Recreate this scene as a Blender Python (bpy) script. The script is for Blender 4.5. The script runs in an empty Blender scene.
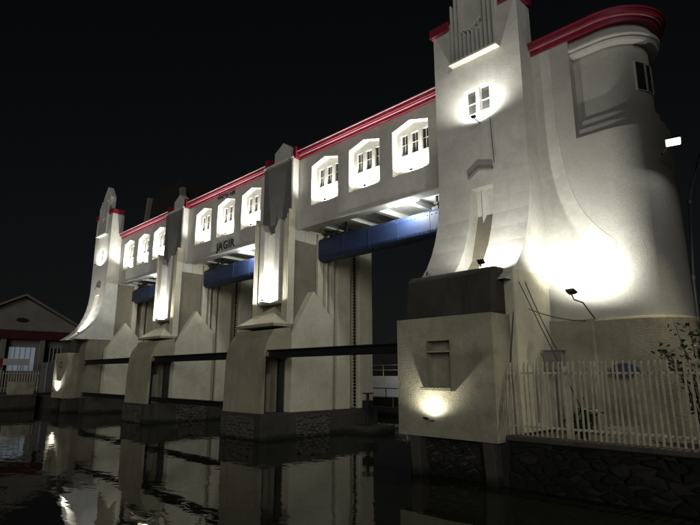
import bpy, bmesh, math, random
from mathutils import Vector
random.seed(7)
rad = math.radians
scene = bpy.context.scene
col = scene.collection

# ------------------------------------------------------------------ camera, sky, fill light, exposure
cam_d = bpy.data.cameras.new('camera')
cam = bpy.data.objects.new('camera', cam_d); col.objects.link(cam)
PITCH = math.atan(112.5/525); YAW = rad(44.8)
cam.location = (0, 0, 2.5)
cam.rotation_euler = (rad(90)+PITCH, 0, rad(90)-YAW)
cam_d.sensor_width = 36; cam_d.lens = 525/700*36
cam_d.clip_start = 0.05; cam_d.clip_end = 3000
scene.camera = cam

SUN_AZ = rad(-52)      # direction towards the light, measured from +X (low light from the camera's bank)
SUN_EL = rad(14)
world = bpy.data.worlds.new('World'); scene.world = world; world.use_nodes = True
wn = world.node_tree.nodes; wl = world.node_tree.links
sky = wn.new('ShaderNodeTexSky'); sky.sky_type = 'NISHITA'; sky.sun_disc = False
sky.sun_elevation = SUN_EL; sky.sun_rotation = rad(90)-SUN_AZ
hs = wn.new('ShaderNodeHueSaturation'); hs.inputs['Saturation'].default_value = .35
wl.new(sky.outputs['Color'], hs.inputs['Color']); wl.new(hs.outputs['Color'], wn['Background'].inputs['Color'])
wn['Background'].inputs['Strength'].default_value = 0.0007
sun_d = bpy.data.lights.new('sun', 'SUN'); sun_d.energy = 0.36; sun_d.angle = rad(26); sun_d.color = (1.0, .985, .92)
sun = bpy.data.objects.new('sun', sun_d); col.objects.link(sun)
sv = Vector((math.cos(SUN_EL)*math.cos(SUN_AZ), math.cos(SUN_EL)*math.sin(SUN_AZ), math.sin(SUN_EL)))
sun.rotation_euler = (-sv).to_track_quat('-Z', 'Y').to_euler(); sun.location = sv*60
vs = scene.view_settings
vs.view_transform = 'Standard'; vs.look = 'None'; vs.exposure = 0.65; vs.gamma = 1; vs.use_curve_mapping = False

# ------------------------------------------------------------------ materials
def nodes_of(name):
    m = bpy.data.materials.new(name); m.use_nodes = True
    nt = m.node_tree; return m, nt, nt.nodes['Principled BSDF']
def plaster(name, c, dirt, rough=.85, amount=.5, bump=.25, streak=.6, scale=1.0, tide=None):
    """painted render: blotches, vertical run marks, speckle, fine relief (world space)"""
    m, nt, b = nodes_of(name); N = nt.nodes.new; L = nt.links.new
    geo = N('ShaderNodeNewGeometry')
    n1 = N('ShaderNodeTexNoise'); n1.inputs['Scale'].default_value = .9*scale; n1.inputs['Detail'].default_value = 8; n1.inputs['Roughness'].default_value = .65
    L(geo.outputs['Position'], n1.inputs['Vector'])
    mp = N('ShaderNodeMapping'); mp.inputs['Scale'].default_value = (3.2*scale, 3.2*scale, .22*scale)
    L(geo.outputs['Position'], mp.inputs['Vector'])
    n2 = N('ShaderNodeTexNoise'); n2.inputs['Scale'].default_value = 1.6; n2.inputs['Detail'].default_value = 6
    L(mp.outputs['Vector'], n2.inputs['Vector'])
    r1 = N('ShaderNodeMapRange'); r1.inputs['From Min'].default_value = .42; r1.inputs['From Max'].default_value = .72
    L(n1.outputs['Fac'], r1.inputs['Value'])
    r2 = N('ShaderNodeMapRange'); r2.inputs['From Min'].default_value = .5; r2.inputs['From Max'].default_value = .78; r2.inputs['To Max'].default_value = streak
    L(n2.outputs['Fac'], r2.inputs['Value'])
    mx = N('ShaderNodeMath'); mx.operation = 'MAXIMUM'; L(r1.outputs[0], mx.inputs[0]); L(r2.outputs[0], mx.inputs[1])
    ml = N('ShaderNodeMath'); ml.operation = 'MULTIPLY'; ml.inputs[1].default_value = amount; L(mx.outputs[0], ml.inputs[0])
    mix = N('ShaderNodeMix'); mix.data_type = 'RGBA'
    mix.inputs[6].default_value = (*c, 1); mix.inputs[7].default_value = (*dirt, 1)
    L(ml.outputs[0], mix.inputs[0])
    # hairline dirt and patched paint
    n4 = N('ShaderNodeTexNoise'); n4.inputs['Scale'].default_value = 6.5*scale; n4.inputs['Detail'].default_value = 10; n4.inputs['Roughness'].default_value = .75
    L(geo.outputs['Position'], n4.inputs['Vector'])
    r4 = N('ShaderNodeMapRange'); r4.inputs['From Min'].default_value = .3; r4.inputs['From Max'].default_value = .75; r4.inputs['To Min'].default_value = 1.04; r4.inputs['To Max'].default_value = .84
    L(n4.outputs['Fac'], r4.inputs['Value'])
    vo = N('ShaderNodeTexVoronoi'); vo.inputs['Scale'].default_value = .55*scale; L(n1.outputs['Color'], vo.inputs['Vector'])
    mpv = N('ShaderNodeVectorMath'); mpv.operation = 'ADD'; L(geo.outputs['Position'], mpv.inputs[0]); L(n1.outputs['Color'], mpv.inputs[1]); L(mpv.outputs[0], vo.inputs['Vector'])
    r5 = N('ShaderNodeMapRange'); r5.inputs['To Min'].default_value = .93; r5.inputs['To Max'].default_value = 1.04
    L(vo.outputs['Color'], r5.inputs['Value'])
    mm = N('ShaderNodeMath'); mm.operation = 'MULTIPLY'; L(r4.outputs[0], mm.inputs[0]); L(r5.outputs[0], mm.inputs[1])
    vm = N('ShaderNodeVectorMath'); vm.operation = 'SCALE'; L(mix.outputs[2], vm.inputs[0]); L(mm.outputs[0], vm.inputs['Scale'])
    last = vm.outputs[0]
    if tide is not None:
        sp = N('ShaderNodeSeparateXYZ'); L(geo.outputs['Position'], sp.inputs[0])
        nz = N('ShaderNodeMath'); nz.operation = 'MULTIPLY_ADD'; nz.inputs[1].default_value = .5; L(n1.outputs['Fac'], nz.inputs[0]); L(sp.outputs['Z'], nz.inputs[2])
        rt_ = N('ShaderNodeMapRange'); rt_.inputs['From Min'].default_value = tide+.22; rt_.inputs['From Max'].default_value = tide+.4; rt_.inputs['To Min'].default_value = .85; rt_.inputs['To Max'].default_value = 0
        L(nz.outputs[0], rt_.inputs['Value'])
        mt = N('ShaderNodeMix'); mt.data_type = 'RGBA'; L(rt_.outputs[0], mt.inputs[0]); L(last, mt.inputs[6]); mt.inputs[7].default_value = (.010, .012, .007, 1); last = mt.outputs[2]
    L(last, b.inputs['Base Color'])
    n3 = N('ShaderNodeTexNoise'); n3.inputs['Scale'].default_value = 22*scale; n3.inputs['Detail'].default_value = 5
    L(geo.outputs['Position'], n3.inputs['Vector'])
    bp = N('ShaderNodeBump'); bp.inputs['Strength'].default_value = bump; bp.inputs['Distance'].default_value = .03
    L(n3.outputs['Fac'], bp.inputs['Height']); L(bp.outputs['Normal'], b.inputs['Normal'])
    b.inputs['Roughness'].default_value = rough
    b.inputs['Specular IOR Level'].default_value = .25
    return m
def paint(name, c, rough=.4, metal=0, wear=.25, coat=0):
    m, nt, b = nodes_of(name); N = nt.nodes.new; L = nt.links.new
    geo = N('ShaderNodeNewGeometry')
    n = N('ShaderNodeTexNoise'); n.inputs['Scale'].default_value = 5; n.inputs['Detail'].default_value = 7
    L(geo.outputs['Position'], n.inputs['Vector'])
    r = N('ShaderNodeMapRange'); r.inputs['From Min'].default_value = .4; r.inputs['From Max'].default_value = .75; r.inputs['To Max'].default_value = wear
    L(n.outputs['Fac'], r.inputs['Value'])
    mix = N('ShaderNodeMix'); mix.data_type = 'RGBA'; mix.inputs[6].default_value = (*c, 1)
    mix.inputs[7].default_value = (*[x*.4+.01 for x in c], 1)
    L(r.outputs[0], mix.inputs[0]); L(mix.outputs[2], b.inputs['Base Color'])
    r3 = N('ShaderNodeMapRange'); r3.inputs['To Min'].default_value = max(.05, rough-.12); r3.inputs['To Max'].default_value = min(1, rough+.2)
    L(n.outputs['Fac'], r3.inputs['Value']); L(r3.outputs[0], b.inputs['Roughness'])
    b.inputs['Metallic'].default_value = metal
    b.inputs['Coat Weight'].default_value = coat
    return m
def emit(name, c, s):
    m, nt, b = nodes_of(name)
    b.inputs['Base Color'].default_value = (*c, 1)
    b.inputs['Emission Color'].default_value = (*c, 1); b.inputs['Emission Strength'].default_value = s
    return m
M = {}
M['white'] = plaster('white_render', (.68, .67, .615), (.34, .32, .265), amount=.42, bump=.12)
M['cream'] = plaster('cream_render', (.72, .685, .54), (.38, .34, .24), amount=.5, streak=.8)
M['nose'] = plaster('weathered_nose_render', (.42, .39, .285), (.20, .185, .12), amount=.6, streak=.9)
M['upper'] = plaster('weathered_shade_render', (.25, .23, .175), (.13, .12, .08), amount=.6, streak=.9)  # weathered cream, darkened further: pier-side shade put into the colour
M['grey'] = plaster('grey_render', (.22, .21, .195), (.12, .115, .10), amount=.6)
M['rough'] = plaster('roughcast_cream', (.44, .415, .32), (.19, .17, .115), amount=.65, bump=.8, scale=1.6)
M['roundcast'] = plaster('roughcast_pale', (.58, .57, .52), (.42, .40, .34), amount=.35, bump=.25, scale=1.9)
M['concrete'] = plaster('old_concrete', (.10, .092, .078), (.045, .042, .034), amount=.8, streak=1, bump=.5)
M['wetstone'] = plaster('wet_concrete', (.075, .07, .06), (.03, .03, .026), amount=.8, streak=1, bump=.6, tide=.1)
M['stone'] = plaster('rubble_stone', (.02, .019, .016), (.006, .006, .005), amount=.8, streak=.3, bump=.8, scale=3, tide=.25)
M['stone2'] = plaster('rubble_stone_pale', (.035, .033, .028), (.012, .012, .010), amount=.8, streak=.3, bump=.8, scale=3, tide=.25)
M['stone3'] = plaster('pier_rubble', (.13, .122, .105), (.05, .047, .04), amount=.7, streak=.3, bump=.8, scale=3, tide=.0)
M['mortar'] = plaster('mortar', (.025, .024, .021), (.02, .02, .018), amount=.7, bump=.6)
M['red'] = paint('red_paint', (.27, .018, .045), .45, wear=.35)
M['redwhite'] = paint('pale_pink_paint', (.62, .33, .36), .5, wear=.3)
M['blue'] = paint('blue_gate_paint', (.02, .036, .105), .5, wear=.6)
M['black'] = paint('black_steel', (.012, .012, .013), .55, wear=.4)
M['steel'] = paint('galvanised_steel', (.30, .30, .30), .45, metal=.6, wear=.5)
M['picket'] = paint('picket_paint', (.56, .52, .42), .5, wear=.7)
M['glass'] = paint('dark_window_glass', (.035, .037, .036), .12, wear=.5)
M['frame'] = paint('window_frame_paint', (.55, .55, .52), .5)
M['letter'] = paint('dark_lettering', (.03, .03, .035), .6)
M['lamp'] = paint('lamp_housing', (.03, .03, .03), .5)
M['lens'] = emit('lamp_lens', (1, 1, .95), 30)
M['tube'] = emit('tube_lens', (.95, 1, 1), 14)
M['dark'] = paint('dark_interior', (.012, .012, .012), .9)
M['cable'] = paint('cable_rubber', (.02, .02, .02), .6)
M['roof'] = paint('roof_sheet', (.022, .02, .018), .7)
M['tile'] = paint('roof_tile', (.22, .19, .17), .8)
M['house'] = plaster('house_render', (.26, .24, .21), (.12, .11, .09), amount=.5)
M['maroon'] = paint('maroon_paint', (.07, .008, .015), .6)
M['pole'] = paint('pole_paint', (.42, .43, .45), .4, metal=.3)
M['curtain'] = emit('lit_room_window', (.55, .62, .75), .07)

def soil():
    m, nt, b = nodes_of('soil'); N = nt.nodes.new; L = nt.links.new
    geo = N('ShaderNodeNewGeometry'); n = N('ShaderNodeTexNoise'); n.inputs['Scale'].default_value = 1.5; n.inputs['Detail'].default_value = 10
    L(geo.outputs['Position'], n.inputs['Vector'])
    cr = N('ShaderNodeValToRGB'); cr.color_ramp.elements[0].color = (.03, .028, .02, 1); cr.color_ramp.elements[1].color = (.10, .09, .07, 1)
    L(n.outputs['Fac'], cr.inputs['Fac']); L(cr.outputs['Color'], b.inputs['Base Color']); b.inputs['Roughness'].default_value = .95
    bp = N('ShaderNodeBump'); bp.inputs['Strength'].default_value = .5; L(n.outputs['Fac'], bp.inputs['Height']); L(bp.outputs['Normal'], b.inputs['Normal'])
    return m
M['soil'] = soil()
def water_mat():
    m, nt, b = nodes_of('river_water'); N = nt.nodes.new; L = nt.links.new
    b.inputs['Base Color'].default_value = (.014, .015, .010, 1); b.inputs['Roughness'].default_value = .02; b.inputs['IOR'].default_value = 1.36
    geo = N('ShaderNodeNewGeometry')
    mp = N('ShaderNodeMapping'); mp.inputs['Rotation'].default_value = (0, 0, rad(40)); mp.inputs['Scale'].default_value = (.8, 1.5, 1)
    L(geo.outputs['Position'], mp.inputs['Vector'])
    a = N('ShaderNodeTexNoise'); a.inputs['Scale'].default_value = 2.2; a.inputs['Detail'].default_value = 2; a.inputs['Roughness'].default_value = .45; a.inputs['Distortion'].default_value = .4
    L(mp.outputs['Vector'], a.inputs['Vector'])
    c = N('ShaderNodeTexNoise'); c.inputs['Scale'].default_value = .35; c.inputs['Detail'].default_value = 2
    L(geo.outputs['Position'], c.inputs['Vector'])
    r = N('ShaderNodeMapRange'); r.inputs['From Min'].default_value = .4; r.inputs['From Max'].default_value = .65; r.inputs['To Min'].default_value = .25; r.inputs['To Max'].default_value = 1
    L(c.outputs['Fac'], r.inputs['Value'])
    ml = N('ShaderNodeMath'); ml.operation = 'MULTIPLY'; L(a.outputs['Fac'], ml.inputs[0]); L(r.outputs[0], ml.inputs[1])
    bp = N('ShaderNodeBump'); bp.inputs['Strength'].default_value = .14; bp.inputs['Distance'].default_value = .05
    L(ml.outputs[0], bp.inputs['Height']); L(bp.outputs['Normal'], b.inputs['Normal'])
    return m
M['water'] = water_mat()
def leaf_mat():
    m, nt, b = nodes_of('leaf'); N = nt.nodes.new; L = nt.links.new
    oi = N('ShaderNodeNewGeometry'); cr = N('ShaderNodeValToRGB')
    cr.color_ramp.elements[0].color = (.02, .04, .012, 1); cr.color_ramp.elements[1].color = (.06, .10, .03, 1)
    L(oi.outputs['Random Per Island'], cr.inputs['Fac']); L(cr.outputs['Color'], b.inputs['Base Color']); b.inputs['Roughness'].default_value = .5
    return m
M['leaf'] = leaf_mat()
M['bark'] = paint('bark', (.06, .05, .035), .9)

# ------------------------------------------------------------------ mesh helpers
class MB:
    """collects shapes written in world coordinates; off is the thing's base"""
    def __init__(s, off=(0, 0, 0)): s.v = []; s.f = []; s.o = Vector(off)
    def add(s, vs, fs):
        n = len(s.v); s.v += [tuple(Vector(p)-s.o) for p in vs]; s.f += [tuple(n+i for i in f) for f in fs]; return s
    def box(s, x0, x1, y0, y1, z0, z1):
        vs = [(x, y, z) for x in (x0, x1) for y in (y0, y1) for z in (z0, z1)]
        return s.add(vs, [(0, 1, 3, 2), (4, 6, 7, 5), (0, 4, 5, 1), (2, 3, 7, 6), (0, 2, 6, 4), (1, 5, 7, 3)])
    def prism(s, poly, axis, a, b):
        """polygon in the two other axes (in x,y,z order), extruded along axis from a to b"""
        def P(p, t):
            if axis == 'x': return (t, p[0], p[1])
            if axis == 'y': return (p[0], t, p[1])
            return (p[0], p[1], t)
        n = len(poly); vs = [P(p, a) for p in poly]+[P(p, b) for p in poly]
        return s.add(vs, [tuple(range(n))[::-1], tuple(range(n, 2*n))]+[(i, (i+1) % n, n+(i+1) % n, n+i) for i in range(n)])
    def tube(s, pts, r, n=6):
        pts = [Vector(p) for p in pts]; rs = r if isinstance(r, (list, tuple)) else [r]*len(pts); vs = []; fs = []
        for i, p in enumerate(pts):
            d = (pts[min(i+1, len(pts)-1)]-pts[max(i-1, 0)]).normalized()
            u = d.cross(Vector((0, 0, 1)) if abs(d.z) < .95 else Vector((1, 0, 0))).normalized(); w = d.cross(u)
            vs += [p+(u*math.cos(6.28319*k/n)+w*math.sin(6.28319*k/n))*rs[i] for k in range(n)]
        for i in range(len(pts)-1):
            fs += [(i*n+k, i*n+(k+1) % n, (i+1)*n+(k+1) % n, (i+1)*n+k) for k in range(n)]
        fs += [tuple(range(n))[::-1], tuple(range((len(pts)-1)*n, len(pts)*n))]
        return s.add(vs, fs)
    def build(s, name, mat, parent=None, bevel=0, smooth=False, fix=True):
        me = bpy.data.meshes.new(name); me.from_pydata(s.v, [], s.f)
        if fix:
            bm = bmesh.new(); bm.from_mesh(me); bmesh.ops.recalc_face_normals(bm, faces=bm.faces); bm.to_mesh(me); bm.free()
        me.materials.append(M[mat] if isinstance(mat, str) else mat)
        if smooth:
            for p in me.polygons: p.use_smooth = True
        o = bpy.data.objects.new(name, me); col.objects.link(o)
        if parent is not None: o.parent = parent
        else: o.location = s.o
        if bevel:
            b = o.modifiers.new('bevel', 'BEVEL'); b.width = bevel; b.segments = 2; b.limit_method = 'ANGLE'; b.angle_limit = rad(35)
        return o
def tag(o, label, cat, group=None, kind=None):
    if label: o['label'] = label
    if cat: o['category'] = cat
    if group: o['group'] = group
    if kind: o['kind'] = kind
    return o
def thing(name, loc, label, cat, group=None):
    o = bpy.data.objects.new(name, None); col.objects.link(o); o.location = loc; o.empty_display_size = .3
    return tag(o, label, cat, group)
def structure(o): o['kind'] = 'structure'; return o
def kids(o): return [c for c in bpy.data.objects if c.parent == o]
def copy_tree(o, parent=None):
    c = o.copy(); col.objects.link(c)
    if parent is not None: c.parent = parent
    for ch in kids(o): copy_tree(ch, c)
    return c
def copy_thing(o, dx, label):
    ch = copy_tree(o); ch.location = o.location+Vector((dx, 0, 0)); ch['label'] = label; return ch
def plate(mb, outline, holes, y, depths):
    """wall face at Y=y with holes; each hole gets reveals back to y+depth"""
    bm = bmesh.new(); edges = []
    for poly in [outline]+holes:
        vs = [bm.verts.new((p[0], y, p[1])) for p in poly]
        edges += [bm.edges.new((vs[i], vs[(i+1) % len(vs)])) for i in range(len(vs))]
    bmesh.ops.triangle_fill(bm, use_beauty=True, use_dissolve=True, edges=edges)
    bm.verts.index_update()
    mb.add([v.co.copy() for v in bm.verts], [[v.index for v in f.verts] for f in bm.faces]); bm.free()
    for h, d in zip(holes, depths):
        n = len(h); mb.add([(p[0], y, p[1]) for p in h]+[(p[0], y+d, p[1]) for p in h], [(i, (i+1) % n, n+(i+1) % n, n+i) for i in range(n)])
def stone_cells(x0, x1, z0, z1, size):
    """irregular polygons: a hexagon grid whose shared corners are shaken"""
    cells = []; jit = {}
    def J(x, z):
        k = (round(x*200), round(z*200))
        if k not in jit: jit[k] = (x+random.uniform(-.3, .3)*size, z+random.uniform(-.26, .26)*size)
        return jit[k]
    w = size*1.5; h = size*.75; row = 0; z = z0
    while z < z1+h:
        x = x0-(w/2 if row % 2 else 0)
        while x < x1+w:
            c = [J(x-w/2, z-h/4), J(x, z-h*.6), J(x+w/2, z-h/4), J(x+w/2, z+h/4+.15*h), J(x, z+h*.4+.15*h), J(x-w/2, z+h/4+.15*h)]
            c = [(min(max(p[0], x0), x1), min(max(p[1], z0), z1)) for p in c]
            ar = sum(c[i][0]*c[(i+1) % 6][1]-c[(i+1) % 6][0]*c[i][1] for i in range(6))/2
            if ar > size*size*.18: cells.append(c)
            x += w
        z += h*.9; row += 1
    return cells
def stone_solid(mb, q, place, depth):
    n = len(q); c = (sum(p[0] for p in q)/n, sum(p[1] for p in q)/n); d = depth*random.uniform(.5, 1.3)
    sc = lambda k: [(c[0]+(p[0]-c[0])*k, c[1]+(p[1]-c[1])*k) for p in q]
    mb.add([place(*p, -.02) for p in sc(.93)]+[place(*p, d*.7) for p in sc(.86)]+[place(*p, d) for p in sc(.6)],
           [(i, (i+1) % n, n+(i+1) % n, n+i) for i in range(n)]+[(n+i, n+(i+1) % n, 2*n+(i+1) % n, 2*n+i) for i in range(n)]+[tuple(range(2*n, 3*n))])
def rubble(mb, x0, x1, z0, z1, place, size=.3, depth=.07):
    for q in stone_cells(x0, x1, z0, z1, size): stone_solid(mb, q, place, depth)

# ------------------------------------------------------------------ the setting
structure(MB().box(-1200, 1200, -1200, 1200, -3.2, -3).build('ground', 'soil'))
structure(MB().add([(-900, -900, 0), (900, -900, 0), (900, 900, 0), (-900, 900, 0)], [(0, 1, 2, 3)]).build('water', 'water'))
structure(MB().box(-900, -46.2, -500, 500, -3, 1.0).build('far_bank_ground', 'soil'))
structure(MB().box(-6.75, 400, 12.0, 500, -3, 1.05).build('near_bank_ground', 'soil'))
structure(MB().box(-46.2, -6.75, 42, 500, -3, .8).build('downstream_bank_ground', 'soil'))

# ------------------------------------------------------------------ sluice pier
Y0 = 14.5
NX = 1.5
def make_pier(xc):
    base = (xc, Y0, 0)
    t = thing('sluice_pier', base, '', 'pier', 'piers between the sluice openings')
    B = lambda: MB(base)
    # stone footing: concrete frame with rubble panels
    f = B(); f.prism([(xc-1.55, 19.2), (xc-1.55, 12.75), (xc-1.45, 12.5), (xc+1.45, 12.5), (xc+1.55, 12.75), (xc+1.55, 19.2)], 'z', -2.8, 1.0)
    foot = f.build('footing', 'wetstone', t, .03)
    r = B()
    rubble(r, xc-1.3, xc+1.05, .0, .9, lambda u, z, o: (u, 12.5-o, z), .2, .06)
    for (a, b) in ((14.2, 16.1),):
        rubble(r, a, b, .0, .9, lambda u, z, o: (xc+1.55+o, u, z), .2, .06)
    ro = r.build('rubble_panel', 'stone3', foot); ro['kind'] = 'stuff'
    # cutwater nose with a curved, set-back head and stop-log slots behind it
    n = B(); prof = [(13.0, 1.0), (12.55, 1.0), (12.58, 2.6), (12.63, 3.4), (12.69, 3.65), (12.78, 3.86), (12.9, 4.05), (13.02, 4.2), (13.06, 4.34), (13.06, 4.5)]
    n.prism([(12.72, 1.0)]+prof[1:3]+[(12.61, 3.24), (12.72, 3.24)], 'x', xc-1.38, xc+1.38)
    n.prism([(13.96, 3.24), (12.61, 3.24)]+prof[3:9]+[(13.96, 4.5)], 'x', xc-1.38, xc+1.38)
    n.box(xc-.7, xc+.7, 12.72, 13.96, 1.0, 3.24)
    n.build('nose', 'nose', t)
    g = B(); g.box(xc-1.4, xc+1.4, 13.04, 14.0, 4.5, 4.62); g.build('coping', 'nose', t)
    c = B(); a = (xc, 14.1, 5.5)
    q = [(xc-1.39, 13.05, 4.621), (xc+1.39, 13.05, 4.621), (xc+1.39, 14.12, 4.621), (xc-1.39, 14.12, 4.621)]
    c.add(q+[a], [(0, 1, 4), (1, 2, 4), (2, 3, 4), (3, 0, 4), (3, 2, 1, 0)]); c.build('nose_cap', 'cream', t)
    # gabled side shoulders
    s = B(); s.prism([(13.96, 1.0), (13.96, 4.2), (15.12, 6.15), (16.3, 4.95), (16.3, 1.0)], 'x', xc-NX, xc+NX)
    s.build('shoulder', 'cream', t, .025)
    # upper wall and gate-guide columns
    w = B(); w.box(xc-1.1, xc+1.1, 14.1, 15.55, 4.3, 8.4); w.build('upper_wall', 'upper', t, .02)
    w = B(); w.box(xc-1.08, xc+1.08, 14.92, 15.6, 8.403, 8.95); w.box(xc-.98, xc+.98, 14.3, 19, 8.953, 9.3); w.build('bearing_block', 'cream', t, .02)
    gd = B(); gd.box(xc-.9, xc+.9, 15.56, 19.0, 1.0, 8.9)
    gd.build('guide_wall', 'cream', t)
    for (ya, yb, e) in ((15.62, 15.95, 1.2), (16.05, 16.15, 1.28), (16.32, 16.55, 1.3), (16.7, 17.5, 1.38), (17.56, 17.66, 1.25), (18.1, 19.0, 1.42)):
        k = B(); k.box(xc-e, xc+e, ya, yb, 1.002, 8.9); k.build('guide_column', 'cream', t, .015)
    for sg in (-1, 1):
        ch = B()
        for i in range(52): ch.box(xc+sg*1.32-.035, xc+sg*1.32+.035, 17.8, 17.9, 1.1+i*.15, 1.2+i*.15)
        ch.box(xc+sg*1.32-.012, xc+sg*1.32+.012, 17.84, 17.86, 1.0, 8.9)
        ch.build('lifting_chain', 'black', t)
    # tall pilaster with flutes and lit niche
    p = B(); p.box(xc-1.1, xc+1.1, 14.1, 14.9, 8.403, 12.3); p.build('pilaster', 'white', t, .015)
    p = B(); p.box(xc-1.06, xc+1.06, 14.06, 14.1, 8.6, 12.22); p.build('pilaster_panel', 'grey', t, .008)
    p = B(); p.box(xc-1.12, xc+1.12, 14.04, 14.12, 12.3, 12.36); p.build('pilaster_coping', 'white', t)
    for sg in (-1, 1):
        rc = B(); rc.box(xc+sg*.98, xc+sg*1.2, 14.16, 15.2, 12.303, 12.85) if sg > 0 else rc.box(xc-1.2, xc-.98, 14.16, 15.2, 12.303, 12.85)
        rc.build('red_cornice_end', 'red', t, .01)
        for i in range(4):
            fx = xc+sg*(.92+i*.115)
            fb = B(); fb.prism([(fx-.022, 13.8), (fx+.022, 13.8), (fx+.022, 14.16), (fx-.022, 14.16)], 'z', 4.66, 9.15+i*.2)
            fb.build('flute', 'cream', t, .008)
        post = B(); a, b = sorted((xc+sg*.38, xc+sg*.74)); hi = 9.25
        tip = [(a, 5.65), (b, 5.65), (b, hi+.0), (b-.08, hi+.12), (a, hi-.28)] if sg > 0 else [(a, 5.65), (b, 5.65), (b, hi-.28), (a+.08, hi+.12), (a, hi)]
        post.prism(tip, 'y', 13.72, 14.08); post.build('niche_post', 'white', t, .012)
    nb = B(); nb.box(xc-.38, xc+.38, 13.98, 14.08, 5.65, 8.85); nb.build('niche_back', 'white', t)
    nb = B(); nb.prism([(xc-.06, 13.98), (xc, 13.9), (xc+.06, 13.98)], 'z', 5.9, 8.85); nb.build('niche_rib', 'white', t)
    nb = B(); nb.box(xc-.74, xc+.74, 13.7, 14.08, 5.57, 5.645); nb.box(xc-.16, xc+.16, 13.36, 13.7, 5.6, 5.645); nb.build('niche_sill', 'white', t, .015)
    fn = B(); fn.prism([(xc-.62, 12.36), (xc+.62, 12.36), (xc+.62, 13.0), (xc+.05, 13.42), (xc-.62, 13.05)], 'y', 14.3, 14.75); fn.build('finial', 'white', t, .012)
    return t
XC = -19.0; PER = 10.38
pier = make_pier(XC)
pier['label'] = 'tall pier between the near blue gate and the middle blue gate'
copy_thing(pier, -PER, 'tall pier between the middle blue gate and the far blue gate')

# ------------------------------------------------------------------ gallery bays above the gates
NICHE = [(-.86, 9.88), (.86, 9.88), (.86, 11.72), (0, 11.96), (-.86, 11.72)]
def make_gallery(xc):
    base = (xc, Y0, 8.9)
    t = thing('gate_gallery', base, '', 'gallery', 'galleries above the blue gates')
    B = lambda: MB(base); HW = 4.15
    w = B(); offs = (-2.39, 0, 2.39)
    plate(w, [(xc-HW, 8.95), (xc+HW, 8.95), (xc+HW, 12.3), (xc-HW, 12.3)], [[(xc+o+x, z) for x, z in NICHE] for o in offs], 14.5, [.3]*3)
    w.add([(xc-HW, 14.5, 8.95), (xc+HW, 14.5, 8.95), (xc+HW, 14.8, 8.95), (xc-HW, 14.8, 8.95)], [(0, 1, 2, 3)])
    w.build('wall', 'white', t, fix=False)
    for o in offs:
        nb = B(); wins = [[(xc+o+d-.165, 10.74), (xc+o+d+.165, 10.74), (xc+o+d+.165, 11.58), (xc+o+d-.165, 11.58)] for d in (-.5, 0, .5)]
        plate(nb, [(xc+o+x*1.02, z) for x, z in NICHE], wins, 14.8, [.1]*3)
        nk = nb.build('niche', 'white', t, fix=False)
        for d in (-.5, 0, .5):
            g = B(); g.box(xc+o+d-.175, xc+o+d+.175, 14.89, 14.92, 10.73, 11.59); wn_ = g.build('window', 'glass', nk)
            g = B()
            g.box(xc+o+d-.165, xc+o+d+.165, 14.868, 14.888, 11.2, 11.215); g.box(xc+o+d-.008, xc+o+d+.008, 14.868, 14.886, 10.74, 11.58)
            g.build('glazing_bar', 'frame', nk)
    c = B(); c.box(xc-HW, xc+HW, 14.42, 14.9, 12.303, 12.42); c.build('cornice_step', 'red', t, .01)
    c = B(); c.box(xc-HW, xc+HW, 14.36, 14.9, 12.423, 12.47); c.build('cornice_line', 'redwhite', t)
    c = B(); c.box(xc-HW, xc+HW, 14.28, 14.9, 12.473, 12.6); c.build('cornice_band', 'red', t, .01)
    c = B(); c.box(xc-HW, xc+HW, 14.22, 14.9, 12.603, 12.64); c.build('cornice_top', 'redwhite', t)
    r = B(); r.box(xc-HW, xc+HW, 14.9, 19.0, 12.3, 12.55); r.build('roof', 'roof', t)
    r = B(); r.box(xc-HW, xc+HW, 18.7, 19.0, 8.95, 12.3); r.build('rear_wall', 'white', t)
    s = B(); s.box(xc-HW, xc+HW, 14.8, 15.1, 8.95, 9.25); s.box(xc-HW, xc+HW, 15.1, 18.7, 9.25, 9.4); s.build('soffit', 'white', t)
    for i in range(5):
        x = xc-3.3+i*1.65; s = B(); s.box(x-.12, x+.12, 15.1, 18.7, 9.02, 9.25); s.build('soffit_beam', 'white', t, .01)
    s = B(); s.box(xc-HW, xc+HW, 14.44, 14.52, 8.9, 8.948); s.build('drip_edge', 'white', t)
    return t
GX = XC+PER/2
bay = make_gallery(GX)
bay['label'] = 'gallery with three lit niches next to the near tower, above the near blue gate'
bay2 = copy_thing(bay, -PER, 'middle gallery lettered PINTU AIR JAGIR above the middle blue gate')
copy_thing(bay, -2*PER, 'farthest gallery with three lit niches beside the far tower')
def lettering(body, x, z, size, parent):
    """one raised letter per character"""
    made = []; pen = 0
    for ch in body:
        if ch == ' ': pen += size*.42; continue
        cu = bpy.data.curves.new('letter', 'FONT'); cu.body = ch; cu.size = size; cu.extrude = .02; cu.offset = .006
        tmp = bpy.data.objects.new('tmp', cu); col.objects.link(tmp)
        dg = bpy.context.evaluated_depsgraph_get(); me = bpy.data.meshes.new_from_object(tmp.evaluated_get(dg))
        bpy.data.objects.remove(tmp); me.materials.clear(); me.materials.append(M['letter'])
        lo_ = min(v.co.x for v in me.vertices); hi_ = max(v.co.x for v in me.vertices)
        o = bpy.data.objects.new('letter', me); col.objects.link(o); o.parent = parent; o.rotation_euler = (rad(90), 0, 0)
        if ch == 'A': pen -= size*.1
        made.append((o, pen-lo_, ch)); pen += hi_-lo_+size*(.12 if ch == 'A' else .2)
    for o, p, ch in made:
        o.location = Vector((x-pen/2+p, 14.478, z))-parent.location; o['label'] = 'dark raised letter %s on the gallery wall' % ch
lettering('PINTU AIR', -24.15, 11.99, .31, bay2)
lettering('JAGIR', -24.0, 9.1, .62, bay2)

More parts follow.
